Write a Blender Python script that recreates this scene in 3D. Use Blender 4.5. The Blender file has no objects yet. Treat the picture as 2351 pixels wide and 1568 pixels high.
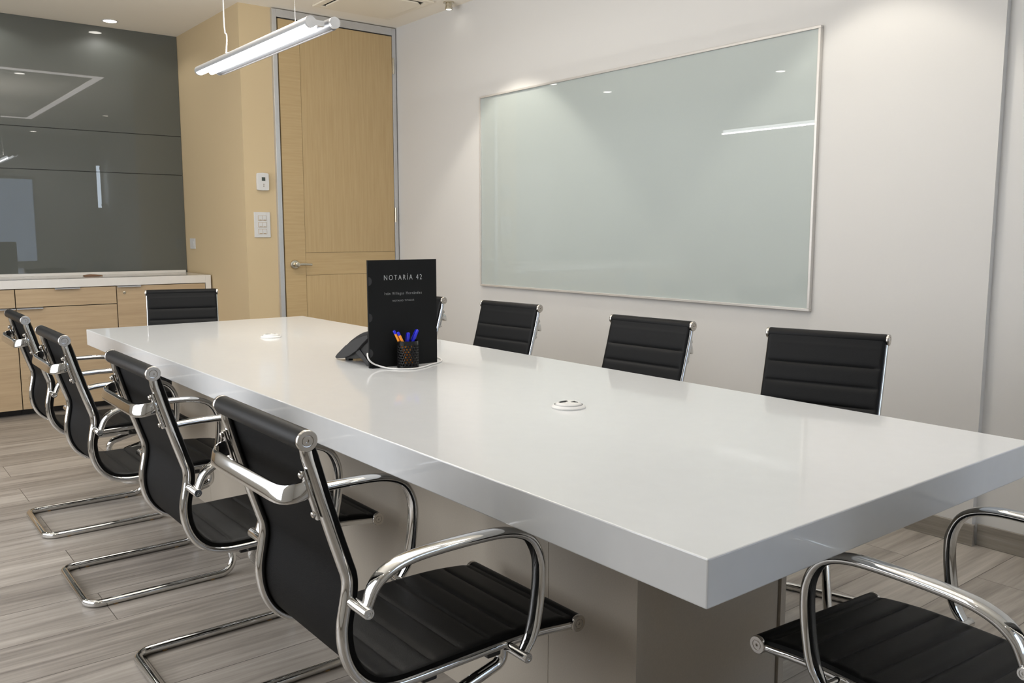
import bpy, bmesh, math, random
from mathutils import Vector, Matrix
random.seed(7)
C = bpy.context.scene.collection
PI = math.pi

# ------------------------------------------------------------------ camera
cam_d = bpy.data.cameras.new('camera')
cam = bpy.data.objects.new('camera', cam_d); C.objects.link(cam)
cam_d.sensor_width = 36.0
cam_d.lens = 36.0 * 1970.78 / 2351.0
cam_d.clip_start = 0.02
cam.location = (-0.94857, -0.74944, 1.21)
_yaw, _pit = math.radians(-38.3009), math.radians(7.1249)
fwd = Vector((-math.sin(_yaw)*math.cos(_pit), math.cos(_yaw)*math.cos(_pit), -math.sin(_pit)))
rgt = Vector((math.cos(_yaw), math.sin(_yaw), 0)); upv = rgt.cross(fwd)
cam.rotation_euler = Matrix((rgt, upv, -fwd)).transposed().to_euler()
bpy.context.scene.camera = cam

# ------------------------------------------------------------------ world, exposure
w = bpy.data.worlds.new('world'); bpy.context.scene.world = w; w.use_nodes = True
w.node_tree.nodes['Background'].inputs[0].default_value = (0.42, 0.62, 1.0, 1)
w.node_tree.nodes['Background'].inputs[1].default_value = 0.8
vs = bpy.context.scene.view_settings
vs.view_transform = 'Standard'; vs.look = 'None'; vs.gamma = 1.0; vs.exposure = 0.23
vs.use_curve_mapping = False

# ------------------------------------------------------------------ light helpers
def area(name, loc, size, power, color=(1, 1, 1), rot=(0, 0, 0), size_y=None, spread=None):
    l = bpy.data.lights.new(name, 'AREA'); l.energy = power; l.color = color
    l.size = size
    if size_y: l.shape = 'RECTANGLE'; l.size_y = size_y
    if spread: l.spread = spread
    o = bpy.data.objects.new(name, l); C.objects.link(o); o.location = loc; o.rotation_euler = rot
    return o
def spot(name, loc, power, ang, blend, color=(1, 1, 1), rot=(0, 0, 0), r=0.02):
    l = bpy.data.lights.new(name, 'SPOT'); l.energy = power; l.color = color
    l.spot_size = math.radians(ang); l.spot_blend = blend; l.shadow_soft_size = r
    o = bpy.data.objects.new(name, l); C.objects.link(o); o.location = loc; o.rotation_euler = rot
    return o

WARM = (1.0, 0.80, 0.55); NEUT = (1.0, 0.98, 0.955); COOL = (0.93, 0.97, 1.0)
# daylight through the window in the wall behind the camera
area('daylight_rear', (0.95, -2.12, 1.45), 1.4, 11, (0.68, 0.81, 1.0), (PI/2, 0, 0), 1.35)
# added soft fill from the left, behind a window opening added for it
area('fill_left', (-2.06, 2.60, 1.35), 1.75, 66, (1.0, 0.975, 0.94), (0, -PI/2, 0), 3.4)

# ------------------------------------------------------------------ materials
def _mat(name):
    m = bpy.data.materials.new(name); m.use_nodes = True
    return m, m.node_tree, m.node_tree.nodes['Principled BSDF']
def mat(name, col, rough=0.5, metal=0.0, coat=0.0, bump=0.0, bscale=200, var=0.0, spec=0.5, emit=None, estr=0, coatr=0.03):
    m, nt, b = _mat(name)
    b.inputs['Base Color'].default_value = (*col, 1)
    b.inputs['Roughness'].default_value = rough
    b.inputs['Metallic'].default_value = metal
    b.inputs['Coat Weight'].default_value = coat
    b.inputs['Coat Roughness'].default_value = coatr
    b.inputs['Specular IOR Level'].default_value = spec
    if emit:
        b.inputs['Emission Color'].default_value = (*emit, 1); b.inputs['Emission Strength'].default_value = estr
    if bump or var:
        tc = nt.nodes.new('ShaderNodeTexCoord'); n = nt.nodes.new('ShaderNodeTexNoise')
        n.inputs['Scale'].default_value = bscale; n.inputs['Detail'].default_value = 4
        nt.links.new(tc.outputs['Object'], n.inputs['Vector'])
        if bump:
            bp = nt.nodes.new('ShaderNodeBump'); bp.inputs['Strength'].default_value = bump
            bp.inputs['Distance'].default_value = 0.002
            nt.links.new(n.outputs['Fac'], bp.inputs['Height']); nt.links.new(bp.outputs['Normal'], b.inputs['Normal'])
        if var:
            r = nt.nodes.new('ShaderNodeValToRGB')
            r.color_ramp.elements[0].color = (*[c*(1-var) for c in col], 1); r.color_ramp.elements[0].position = 0.3
            r.color_ramp.elements[1].color = (*[min(1, c*(1+var)) for c in col], 1); r.color_ramp.elements[1].position = 0.7
            nt.links.new(n.outputs['Fac'], r.inputs['Fac']); nt.links.new(r.outputs['Color'], b.inputs['Base Color'])
    return m
def wood(name, c1, c2, axis='Z', rough=0.45, fine=70.0, stretch=0.04):
    """veneer: noise stretched along the grain axis"""
    m, nt, b = _mat(name); b.inputs['Roughness'].default_value = rough
    tc = nt.nodes.new('ShaderNodeTexCoord'); mp = nt.nodes.new('ShaderNodeMapping')
    s = [fine, fine, fine]; s['XYZ'.index(axis)] = fine*stretch
    mp.inputs['Scale'].default_value = s
    n = nt.nodes.new('ShaderNodeTexNoise'); n.inputs['Scale'].default_value = 1.0; n.inputs['Detail'].default_value = 5
    n.inputs['Roughness'].default_value = 0.65
    r = nt.nodes.new('ShaderNodeValToRGB')
    r.color_ramp.elements[0].position = 0.3; r.color_ramp.elements[1].position = 0.72
    r.color_ramp.elements[0].color = (*c1, 1); r.color_ramp.elements[1].color = (*c2, 1)
    L = nt.links.new
    L(tc.outputs['Object'], mp.inputs['Vector']); L(mp.outputs['Vector'], n.inputs['Vector'])
    L(n.outputs['Fac'], r.inputs['Fac']); L(r.outputs['Color'], b.inputs['Base Color'])
    return m
def floor_mat(name, plank=True):
    """grey-beige wood-look tiles 0.995 x 0.255 m laid along X in half bond"""
    m, nt, b = _mat(name); N = nt.nodes.new; L = nt.links.new
    tc = N('ShaderNodeTexCoord'); sep = N('ShaderNodeSeparateXYZ'); L(tc.outputs['Object'], sep.inputs[0])
    def M(op, a, bb=None, v=None):
        n = N('ShaderNodeMath'); n.operation = op
        for i, x in enumerate((a, bb)):
            if x is None: continue
            if isinstance(x, (int, float)): n.inputs[i].default_value = x
            else: L(x, n.inputs[i])
        return n.outputs[0]
    x, y = sep.outputs[0], sep.outputs[1]
    row = M('DIVIDE', M('SUBTRACT', y, 0.012), 0.2555)
    ri = M('FLOOR', row); rf = M('SUBTRACT', row, ri)
    par = M('MULTIPLY', M('MODULO', M('ADD', ri, 100), 2), 0.5)     # half bond
    col = M('ADD', M('DIVIDE', M('ADD', x, 0.325), 0.995), par)
    ci = M('FLOOR', col); cf = M('SUBTRACT', col, ci)
    ex = M('MULTIPLY', M('MINIMUM', cf, M('SUBTRACT', 1.0, cf)), 0.995)
    ey = M('MULTIPLY', M('MINIMUM', rf, M('SUBTRACT', 1.0, rf)), 0.2555)
    e = M('MINIMUM', ex, ey)
    joint = M('LESS_THAN', e, 0.0013)
    seed = M('ADD', M('MULTIPLY', ri, 7.31), M('MULTIPLY', ci, 3.77))
    cmb = N('ShaderNodeCombineXYZ'); L(M('MULTIPLY', x, 0.9), cmb.inputs[0]); L(M('MULTIPLY', y, 14.0), cmb.inputs[1]); L(seed, cmb.inputs[2])
    n1 = N('ShaderNodeTexNoise'); n1.inputs['Scale'].default_value = 1.5; n1.inputs['Detail'].default_value = 7; n1.inputs['Roughness'].default_value = 0.62
    n1.inputs['Distortion'].default_value = 0.6
    L(cmb.outputs[0], n1.inputs['Vector'])
    cmb2 = N('ShaderNodeCombineXYZ'); L(M('MULTIPLY', x, 4.0), cmb2.inputs[0]); L(M('MULTIPLY', y, 70.0), cmb2.inputs[1]); L(seed, cmb2.inputs[2])
    n2 = N('ShaderNodeTexNoise'); n2.inputs['Scale'].default_value = 1.0; n2.inputs['Detail'].default_value = 4
    L(cmb2.outputs[0], n2.inputs['Vector'])
    wn = N('ShaderNodeTexWhiteNoise'); wn.noise_dimensions = '1D'; L(seed, wn.inputs['W'])
    f = M('ADD', M('ADD', M('MULTIPLY', n1.outputs['Fac'], 0.75), M('MULTIPLY', n2.outputs['Fac'], 0.22)), M('MULTIPLY', wn.outputs['Value'], 0.16))
    r = N('ShaderNodeValToRGB'); L(f, r.inputs['Fac'])
    el = r.color_ramp.elements
    el[0].position = 0.36; el[0].color = (0.150, 0.133, 0.116, 1)
    el[1].position = 0.80; el[1].color = (0.455, 0.420, 0.375, 1)
    k = el.new(0.56); k.color = (0.290, 0.262, 0.230, 1)
    mx = N('ShaderNodeMix'); mx.data_type = 'RGBA'; L(joint, mx.inputs['Factor']); L(r.outputs['Color'], mx.inputs['A'])
    mx.inputs['B'].default_value = (0.075, 0.065, 0.055, 1)
    L(mx.outputs['Result'], b.inputs['Base Color'])
    b.inputs['Roughness'].default_value = 0.34
    bp = N('ShaderNodeBump'); bp.inputs['Strength'].default_value = 0.12; bp.inputs['Distance'].default_value = 0.0008
    L(n2.outputs['Fac'], bp.inputs['Height']); L(bp.outputs['Normal'], b.inputs['Normal'])
    return m

M_WALL   = mat('wall paint white', (0.605, 0.597, 0.578), 0.75, bump=0.05, bscale=180)
M_TAN    = mat('wall paint tan', (0.61, 0.48, 0.29), 0.7, bump=0.05, bscale=180)
M_CEIL   = mat('ceiling paint', (0.87, 0.815, 0.715), 0.8, bump=0.03, bscale=150)
M_FLOOR  = floor_mat('wood look floor tiles')
M_TABLE  = mat('white quartz gloss', (0.655, 0.668, 0.672), 0.32, coat=0.6, coatr=0.06, var=0.012, bscale=30)
M_COUNT  = mat('white counter', (0.78, 0.76, 0.72), 0.25, coat=0.5, var=0.01, bscale=30)
M_PED    = mat('taupe laminate', (0.42, 0.375, 0.31), 0.42, var=0.035, bscale=260)
M_BLACK  = mat('black gap', (0.012, 0.012, 0.012), 0.7)
M_CHROME = mat('chrome', (0.69, 0.69, 0.68), 0.07, metal=1.0, var=0.01, bscale=40)
M_CAP    = mat('polished aluminium', (0.60, 0.57, 0.53), 0.22, metal=1.0, var=0.02, bscale=80)
M_LEATH  = mat('black leather', (0.0042, 0.0046, 0.0050), 0.42, bump=0.25, bscale=900, spec=0.18)
M_LEATHB = mat('black leather back', (0.0042, 0.0042, 0.0042), 0.6, bump=0.5, bscale=1100, spec=0.10)
M_RUB    = mat('tan glide', (0.35, 0.22, 0.10), 0.5, var=0.05)
M_STEELB = mat('black steel', (0.012, 0.012, 0.013), 0.35, var=0.05)
M_ALU    = mat('anodised aluminium', (0.62, 0.63, 0.64), 0.35, metal=0.7, var=0.02, bscale=60)
M_ALUW   = mat('satin aluminium frame', (0.60, 0.58, 0.55), 0.35, metal=0.35, var=0.02, bscale=60)
M_DOORV  = wood('door veneer vertical', (0.455, 0.325, 0.160), (0.530, 0.392, 0.208), 'Z', 0.5)
M_DOORH  = wood('door veneer horizontal', (0.455, 0.325, 0.160), (0.530, 0.392, 0.208), 'X', 0.5)
M_CAB    = wood('cabinet veneer', (0.430, 0.315, 0.195), (0.540, 0.410, 0.258), 'X', 0.5, 50, 0.05)
M_BASEB  = wood('grey skirting tile', (0.180, 0.160, 0.135), (0.290, 0.265, 0.230), 'Y', 0.4, 60, 0.05)
M_BOARD  = mat('white backed glass', (0.410, 0.455, 0.440), 0.6, coat=1.0, coatr=0.0, var=0.004, bscale=5, spec=0.3)
M_DARKG  = mat('dark back-painted glass', (0.092, 0.100, 0.090), 0.40, coat=1.0, coatr=0.008, var=0.01, bscale=5, spec=0.4)
M_WPLAST = mat('white plastic', (0.66, 0.655, 0.635), 0.35, var=0.01)
M_LCD    = mat('grey display', (0.06, 0.075, 0.06), 0.2, var=0.02)
M_BTN    = mat('grey buttons', (0.35, 0.32, 0.28), 0.5, var=0.02)
M_SLOT   = mat('tan slot', (0.45, 0.30, 0.15), 0.5, var=0.02)
M_NICKEL = mat('satin nickel', (0.62, 0.58, 0.48), 0.25, metal=1.0, var=0.02)
M_FOLD   = mat('black card', (0.0085, 0.009, 0.009), 0.6, bump=0.1, bscale=500, spec=0.14)
M_TAB    = mat('dark grey card', (0.018, 0.018, 0.019), 0.6, var=0.05)
M_PRINT  = mat('silver print', (0.50, 0.52, 0.52), 0.4, var=0.05)
M_PRINT2 = mat('faint print', (0.33, 0.34, 0.34), 0.4, var=0.05)
M_MESHC  = mat('black painted steel', (0.006, 0.006, 0.006), 0.3, coat=0.1, var=0.05, spec=0.2)
M_ORANGE = mat('orange barrel', (0.95, 0.33, 0.02), 0.3, coat=0.3, var=0.02)
M_BLUE   = mat('blue cap', (0.004, 0.008, 0.62), 0.3, coat=0.3, var=0.02)
M_PHONE  = mat('charcoal plastic', (0.020, 0.020, 0.021), 0.5, var=0.05)
M_PHONED = mat('black plastic', (0.005, 0.005, 0.005), 0.5, var=0.05)
M_ALUD   = mat('brushed grey aluminium', (0.14, 0.145, 0.155), 0.4, metal=0.4, var=0.02, bscale=60)
M_CORD   = mat('light grey cord', (0.17, 0.165, 0.155), 0.6, var=0.02)
M_WCABLE = mat('white cable', (0.75, 0.74, 0.72), 0.4, var=0.02)
M_BROWN  = wood('brown wood tray', (0.14, 0.07, 0.035), (0.30, 0.18, 0.10), 'X', 0.4, 120)
M_LINE   = mat('light line diffuser', (1, 1, 1), 0.5, emit=(1.0, 0.93, 0.90), estr=3.6)
M_TUBE   = mat('lit tube', (1, 1, 1), 0.5, emit=(0.92, 0.96, 1.0), estr=5)
M_TUBEOFF= mat('frosted cover', (0.22, 0.22, 0.23), 0.3, var=0.01)
M_LAMP   = mat('lamp lens', (1, 1, 1), 0.5, emit=(1.0, 0.95, 0.86), estr=14)
M_LAMPW  = mat('warm lamp lens', (1, 1, 1), 0.5, emit=(1.0, 0.9, 0.75), estr=9)
M_CEILW  = mat('white metal grille', (0.82, 0.75, 0.62), 0.5, var=0.01)
M_GLASS, _nt, _b = _mat('window glass')
_b.inputs['Transmission Weight'].default_value = 1.0; _b.inputs['Roughness'].default_value = 0.0; _b.inputs['IOR'].default_value = 1.1

# ------------------------------------------------------------------ mesh helpers
def obj(name, bm, m, parent=None, smooth=False, bevel=0.0, segs=2):
    me = bpy.data.meshes.new(name); bmesh.ops.recalc_face_normals(bm, faces=bm.faces)
    bm.to_mesh(me); bm.free()
    o = bpy.data.objects.new(name, me); C.objects.link(o)
    for mm in (m if isinstance(m, (list, tuple)) else [m]): me.materials.append(mm)
    if smooth:
        for p in me.polygons: p.use_smooth = True
        try: me.set_sharp_from_angle(angle=math.radians(40))
        except Exception: pass
    if bevel:
        b = o.modifiers.new('bevel', 'BEVEL'); b.width = bevel; b.segments = segs; b.limit_method = 'ANGLE'
    if parent: o.parent = parent
    return o
def bx(bm, x0, x1, y0, y1, z0, z1):
    vs_ = [bm.verts.new(p) for p in ((x0,y0,z0),(x1,y0,z0),(x1,y1,z0),(x0,y1,z0),(x0,y0,z1),(x1,y0,z1),(x1,y1,z1),(x0,y1,z1))]
    for f in ((0,3,2,1),(4,5,6,7),(0,1,5,4),(1,2,6,5),(2,3,7,6),(3,0,4,7)): bm.faces.new([vs_[i] for i in f])
def box(name, x0, x1, y0, y1, z0, z1, m, parent=None, bevel=0.0):
    bm = bmesh.new(); bx(bm, x0, x1, y0, y1, z0, z1); return obj(name, bm, m, parent, bevel=bevel)
def fillet(pts, rad, seg=8):
    """polyline with rounded corners"""
    P = [Vector(p) for p in pts]; out = [P[0]]
    for i in range(1, len(P)-1):
        a, b, c = P[i-1], P[i], P[i+1]; r = rad[i-1] if isinstance(rad, (list, tuple)) else rad
        u = (a-b); v = (c-b); lu, lv = u.length, v.length; u.normalize(); v.normalize()
        d = max(-1, min(1, u.dot(v))); th = math.acos(d)
        if r <= 0 or abs(th-PI) < 1e-3: out.append(b); continue
        t = min(r/math.tan(th/2), 0.49*lu, 0.49*lv); rr = t*math.tan(th/2)
        bis = (u+v).normalized(); cen = b + bis*(rr/math.sin(th/2))
        s = (b+u*t)-cen; e = (b+v*t)-cen; om = s.angle(e)
        for k in range(seg+1):
            f = k/seg
            out.append(cen + (s*math.sin((1-f)*om)+e*math.sin(f*om))/math.sin(om))
    out.append(P[-1]); return out
def crom(pts, n=6):
    P = [Vector(p) for p in pts]; out = []
    for i in range(len(P)-1):
        p0 = P[i-1] if i else P[0]*2-P[1]; p1, p2 = P[i], P[i+1]; p3 = P[i+2] if i+2 < len(P) else P[-1]*2-P[-2]
        for k in range(n):
            t = k/n
            out.append(0.5*((2*p1)+(p2-p0)*t+(2*p0-5*p1+4*p2-p3)*t*t+(3*p1-p0-3*p2+p3)*t**3))
    out.append(P[-1]); return out
def sweep(bm, path, a, b=None, lat=None, n=14, closed=False, cap=True, scale=None):
    """elliptic section: half-width a along lat (or transported normal), b along the other"""
    b = a if b is None else b; P = path; N = len(P); rings = []
    prev = None
    for i, p in enumerate(P):
        if closed: t = (P[(i+1) % N]-P[i-1])
        else: t = P[min(i+1, N-1)]-P[max(i-1, 0)]
        if t.length < 1e-9: t = Vector((0, 0, 1))
        t.normalize()
        if lat is not None: l = Vector(lat); l = (l-t*l.dot(t)).normalized()
        else:
            l = prev if prev is not None else (Vector((0, 0, 1)) if abs(t.z) < 0.9 else Vector((1, 0, 0)))
            l = (l-t*l.dot(t)).normalized(); prev = l
        q = t.cross(l); s = scale[i] if scale else 1.0
        ring = []
        for k in range(n):
            th = 2*PI*k/n; ct, st = math.cos(th), math.sin(th)
            ring.append(bm.verts.new(p + l*(a*s*math.copysign(abs(ct)**0.75, ct)) + q*(b*s*math.copysign(abs(st)**0.75, st)) if lat is not None else p+l*(a*s*ct)+q*(b*s*st)))
        rings.append(ring)
    m = N if closed else N-1
    for i in range(m):
        A, B = rings[i], rings[(i+1) % N]
        for k in range(n): bm.faces.new((A[k], A[(k+1) % n], B[(k+1) % n], B[k]))
    if cap and not closed:
        bm.faces.new(rings[0][::-1]); bm.faces.new(rings[-1])
def cyl(bm, p0, p1, r, n=24, r1=None):
    p0, p1 = Vector(p0), Vector(p1); sweep(bm, [p0, p1], r, n=n, scale=[1, (r1/r if r1 else 1)])
def lathe(bm, cen, axis, prof, n=32):
    """prof: list of (radius, distance along axis)"""
    ax = Vector(axis).normalized(); l = Vector((0, 0, 1)) if abs(ax.z) < 0.9 else Vector((1, 0, 0))
    l = (l-ax*l.dot(ax)).normalized(); q = ax.cross(l); cen = Vector(cen); rings = []
    for r, d in prof:
        if r < 1e-6: rings.append([bm.verts.new(cen+ax*d)]); continue
        rings.append([bm.verts.new(cen+ax*d+(l*math.cos(2*PI*k/n)+q*math.sin(2*PI*k/n))*r) for k in range(n)])
    for A, B in zip(rings, rings[1:]):
        for k in range(n):
            a = [A[k % len(A)], A[(k+1) % len(A)]] if len(A) > 1 else [A[0]]
            b = [B[(k+1) % len(B)], B[k % len(B)]] if len(B) > 1 else [B[0]]
            if len(a)+len(b) > 2: bm.faces.new(a+b)
    for R_ in (rings[0], rings[-1]):
        if len(R_) > 2: bm.faces.new(R_)
def prism(bm, poly, off, f=None):
    """extrude a polygon (list of 3D points) by vector off"""
    off = Vector(off); A = [bm.verts.new(p) for p in poly]; B = [bm.verts.new(Vector(p)+off) for p in poly]
    bm.faces.new(A[::-1]); bm.faces.new(B)
    for i in range(len(A)): bm.faces.new((A[i], A[(i+1) % len(A)], B[(i+1) % len(A)], B[i]))
def empty(name, loc=(0, 0, 0), rz=0.0):
    o = bpy.data.objects.new(name, None); C.objects.link(o); o.location = loc; o.rotation_euler = (0, 0, rz)
    o.empty_display_size = 0.05; return o
def tag(o, label=None, cat=None, group=None, kind=None):
    if label: o['label'] = label
    if cat: o['category'] = cat
    if group: o['group'] = group
    if kind: o['kind'] = kind
    return o
def struct(o): o['kind'] = 'structure'; return o
def copy_tree(o, parent=None):
    c = o.copy(); C.objects.link(c)
    if parent: c.parent = parent
    for ch in list(o.children): copy_tree(ch, c)
    return c

# ------------------------------------------------------------------ dimensions
XW, XW2, YD, YG, XB, ZC = 2.471, 2.501, 4.993, 6.27, 1.283, 2.727     # wall planes, ceiling
XL, YR = -1.95, -2.0                                               # unseen left and rear walls
TW, TL, TZ, TT = 1.1283, 3.7981, 0.75, 0.0762                       # table

# ================================================================== ROOM SHELL
struct(box('floor', XL-0.1, XW2+0.2, YR-0.1, YG+0.1, -0.1, 0, M_FLOOR))
struct(box('wall_right', XW, XW+0.15, 0.68, YD+0.1, 0, ZC+0.15, M_WALL))
struct(box('wall_right_near', XW2, XW2+0.12, YR-0.1, 0.68, 0, ZC+0.15, M_WALL))
bm = bmesh.new()
prism(bm, [(XB, YD, 0), (XW, YD, 0), (XW, YG+0.1, 0), (XB, YG+0.1, 0)], (0, 0, ZC+0.1))
struct(obj('wall_far', bm, M_TAN))
struct(box('wall_back', XL-0.1, XB, YG+0.012, YG+0.15, 0, ZC+0.1, M_WALL))
bm = bmesh.new()      # left wall, never in view, with a long opening added for the fill light
bx(bm, XL-0.1, XL, YR, 0.90, 0, ZC+0.15); bx(bm, XL-0.1, XL, 4.30, YG+0.02, 0, ZC+0.15)
bx(bm, XL-0.1, XL, 0.90, 4.30, 0, 0.45); bx(bm, XL-0.1, XL, 0.90, 4.30, 2.25, ZC+0.15)
struct(obj('wall_left', bm, M_WALL))
fill_win = struct(empty('fill_window', (XL-0.05, 2.60, 0.45)))  # window added around the left fill light
bm = bmesh.new()
for y0 in (-1.70, -0.59, 0.55, 1.66): bx(bm, -0.03, 0.03, y0, y0+0.04, 0.04, 1.76)
bx(bm, -0.03, 0.03, -1.70, 1.70, 0, 0.04); bx(bm, -0.03, 0.03, -1.70, 1.70, 1.76, 1.80)
obj('window_frame', bm, M_ALU, fill_win)
bm = bmesh.new()      # rear wall with a window opening x .25..1.65, z .75..2.1
bx(bm, XL, 0.25, YR-0.1, YR, 0, ZC+0.15); bx(bm, 1.65, XW2, YR-0.1, YR, 0, ZC+0.15)
bx(bm, 0.25, 1.65, YR-0.1, YR, 0, 0.75); bx(bm, 0.25, 1.65, YR-0.1, YR, 2.1, ZC+0.15)
struct(obj('wall_rear', bm, M_WALL))
win = struct(empty('window_1', (0.95, YR-0.06, 0.75)))
bm = bmesh.new()
for x0, x1, z0, z1 in ((-0.70, -0.66, 0, 1.35), (0.66, 0.70, 0, 1.35), (-0.66, 0.66, 0, 0.04), (-0.66, 0.66, 1.31, 1.35), (-0.02, 0.02, 0.04, 1.31)):
    bx(bm, x0, x1, -0.025, 0.025, z0, z1)
obj('window_frame', bm, M_ALU, win)
box('pane', -0.66, 0.66, -0.004, 0.004, 0.04, 1.31, M_GLASS, win)

# flat ceiling
TZ1 = ZC
struct(box('ceiling', XL-0.1, XW2+0.1, YR-0.1, YG+0.15, ZC, ZC+0.15, M_CEIL))

# skirting
def skirting(name, x0, x1, y0, y1, h=0.086):
    return struct(box(name, x0, x1, y0, y1, 0, h, M_BASEB, bevel=0.002))
skirting('baseboard_right', XW-0.012, XW, 0.668, YD-0.002)
skirting('baseboard_right_near', XW2-0.012, XW2, YR, 0.668)
skirting('baseboard_far', XB, 1.503, YD-0.012, YD)
skirting('baseboard_block', XB-0.012, XB, YD-0.012, 5.69)
skirting('baseboard_left', XL, XL+0.012, YR, 5.69)
skirting('baseboard_rear', XL+0.012, XW2-0.012, YR, YR+0.012)

# door and frame in the far wall
door = struct(empty('door_1', (1.98, YD-0.012, 0)))
DX = 1.98
bm = bmesh.new()
bx(bm, 1.503-DX, 1.535-DX, -0.018, 0.012, 0, 2.72); bx(bm, 2.432-DX, 2.462-DX, -0.018, 0.012, 0, 2.72)
bx(bm, 1.535-DX, 2.432-DX, -0.018, 0.012, 2.668, 2.72)
obj('door_frame', bm, M_ALU, door, bevel=0.002)
box('door_gap', 1.535-DX, 2.432-DX, 0.006, 0.0119, 0, 2.668, M_BLACK, door)
g = 0.0022
bm = bmesh.new(); bx(bm, 1.545-DX, 1.70-DX-g, -0.014, 0.006, 0.006, 2.66); obj('stile', bm, M_DOORH, door)
bm = bmesh.new(); bx(bm, 1.70-DX, 2.429-DX, -0.014, 0.006, 0.919+g, 1.081-g); obj('mid_rail', bm, M_DOORH, door)
bm = bmesh.new(); bx(bm, 1.70-DX, 2.429-DX, -0.014, 0.006, 1.081, 2.66); obj('upper_panel', bm, M_DOORV, door)
bm = bmesh.new(); bx(bm, 1.70-DX, 2.429-DX, -0.014, 0.006, 0.006, 0.919); obj('lower_panel', bm, M_DOORV, door)
box('groove_backing', 1.69-DX, 2.429-DX, -0.009, 0.005, 0.5, 2.65, mat('groove shade', (0.20, 0.14, 0.08), 0.8), door)
bm = bmesh.new()
lathe(bm, (1.612-DX, -0.014, 0.998), (0, -1, 0), [(0.033, 0), (0.033, 0.006), (0.028, 0.012), (0.015, 0.014), (0.013, 0.045), (0.017, 0.048), (0.017, 0.060), (0.012, 0.063), (0, 0.063)])
hd = obj('door_handle', bm, M_NICKEL, door, True)
bm = bmesh.new()
sweep(bm, crom([(1.615-DX, -0.066, 0.998), (1.64-DX, -0.067, 1.000), (1.68-DX, -0.066, 0.999), (1.722-DX, -0.062, 0.996)], 5), 0.0085, 0.006, lat=(0, 0, 1))
obj('lever', bm, M_NICKEL, hd, True)
for z0, z1 in ((2.39, 2.507), (1.30, 1.41), (0.28, 0.39)):
    bm = bmesh.new(); cyl(bm, (2.4365-DX, -0.021, z0), (2.4365-DX, -0.021, z1), 0.006, 12)
    bx(bm, 2.431-DX, 2.446-DX, -0.020, -0.017, z0+0.006, z1-0.006)
    for k in range(1, 4): cyl(bm, (2.4365-DX, -0.021, z0+(z1-z0)*k/4-0.001), (2.4365-DX, -0.021, z0+(z1-z0)*k/4+0.001), 0.0067, 12)
    obj('hinge', bm, M_NICKEL, door, True)

# ================================================================== WALL THINGS
# glass writing board
B0, B1, BZ0, BZ1 = 1.421, 3.900, 0.868, 2.099
bd = tag(empty('glass_whiteboard', (XW, (B0+B1)/2, BZ0)), 'large pale green glass writing board in a slim aluminium frame on the white wall', 'whiteboard')
yc = (B0+B1)/2; H = BZ1-BZ0
bm = bmesh.new(); fw_ = 0.012
bx(bm, -0.022, -0.001, B0-yc, B1-yc, 0, fw_); bx(bm, -0.022, -0.001, B0-yc, B1-yc, H-fw_, H)
bx(bm, -0.022, -0.001, B0-yc, B0-yc+fw_, fw_, H-fw_); bx(bm, -0.022, -0.001, B1-yc-fw_, B1-yc, fw_, H-fw_)
obj('board_frame', bm, M_ALUW, bd, bevel=0.0015)
box('glass_panel', -0.013, -0.001, B0-yc+fw_, B1-yc-fw_, fw_, H-fw_, M_BOARD, bd)

# dark glass cladding above the counter (three sheets)
gl = [(0.9095, 1.6685), (1.6725, 1.9665), (1.9705, ZC-0.001)]
dg = tag(empty('dark_glass_cladding', (0, YG, 0)), 'dark grey glossy glass cladding on the wall above the white counter', 'wall panel')
for z0, z1 in gl: box('glass_sheet', XL+0.002, XB-0.002, 0, 0.011, z0, z1, M_DARKG, dg)
bpy.data.objects['wall_back'].data.materials[0] = M_BLACK

# thermostat
th = tag(empty('thermostat', (1.405, YD, 1.5655)), 'small white thermostat with a grey display on the tan wall left of the door', 'thermostat')
bm = bmesh.new()
pts = []
for k in range(9):
    t = -1+2*k/8; pts.append((-0.041-0.0*t, -0.0, t))
prof = [(-0.041, -0.052), (-0.0425, 0), (-0.041, 0.052), (-0.036, 0.0575), (0, 0.0605), (0.036, 0.0575), (0.041, 0.052), (0.0425, 0), (0.041, -0.052), (0.036, -0.0575), (0, -0.059), (-0.036, -0.0575)]
prism(bm, [(x, -0.001, z) for x, z in prof], (0, -0.024, 0))
obj('thermostat_case', bm, M_WPLAST, th, bevel=0.003)
box('display', -0.010, 0.014, -0.0265, -0.0245, 0.006, 0.030, M_LCD, th)
for zz in (-0.018, -0.030):
    bm = bmesh.new(); lathe(bm, (0.003, -0.025, zz), (0, -1, 0), [(0.0045, 0), (0.004, 0.002), (0, 0.0022)], 12)
    obj('button', bm, M_BTN, th)

# six-gang light switch
sw = tag(empty('light_switch', (1.3955, YD, 1.274)), 'white six-button light switch plate under the thermostat beside the door', 'light switch')
box('switch_plate', -0.0575, 0.0575, -0.008, -0.0005, -0.086, 0.086, M_WPLAST, sw, bevel=0.0025)
bm = bmesh.new()
for r_ in range(3):
    zc = 0.046-0.046*r_
    bx(bm, -0.030, 0.030, -0.0086, -0.006, zc-0.017, zc+0.017)
obj('slot_surround', bm, M_SLOT, sw)
for r_ in range(3):
    for s in (-1, 1):
        zc = 0.046-0.046*r_
        k = box('rocker', s*0.0145-0.0135, s*0.0145+0.0135, -0.0115, -0.0086, zc-0.015, zc+0.0155, M_WPLAST, sw, bevel=0.001)
        box('rocker_mark', s*0.0145-0.008, s*0.0145+0.008, -0.0119, -0.0113, zc-0.0145, zc-0.0115, M_SLOT, k)

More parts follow.
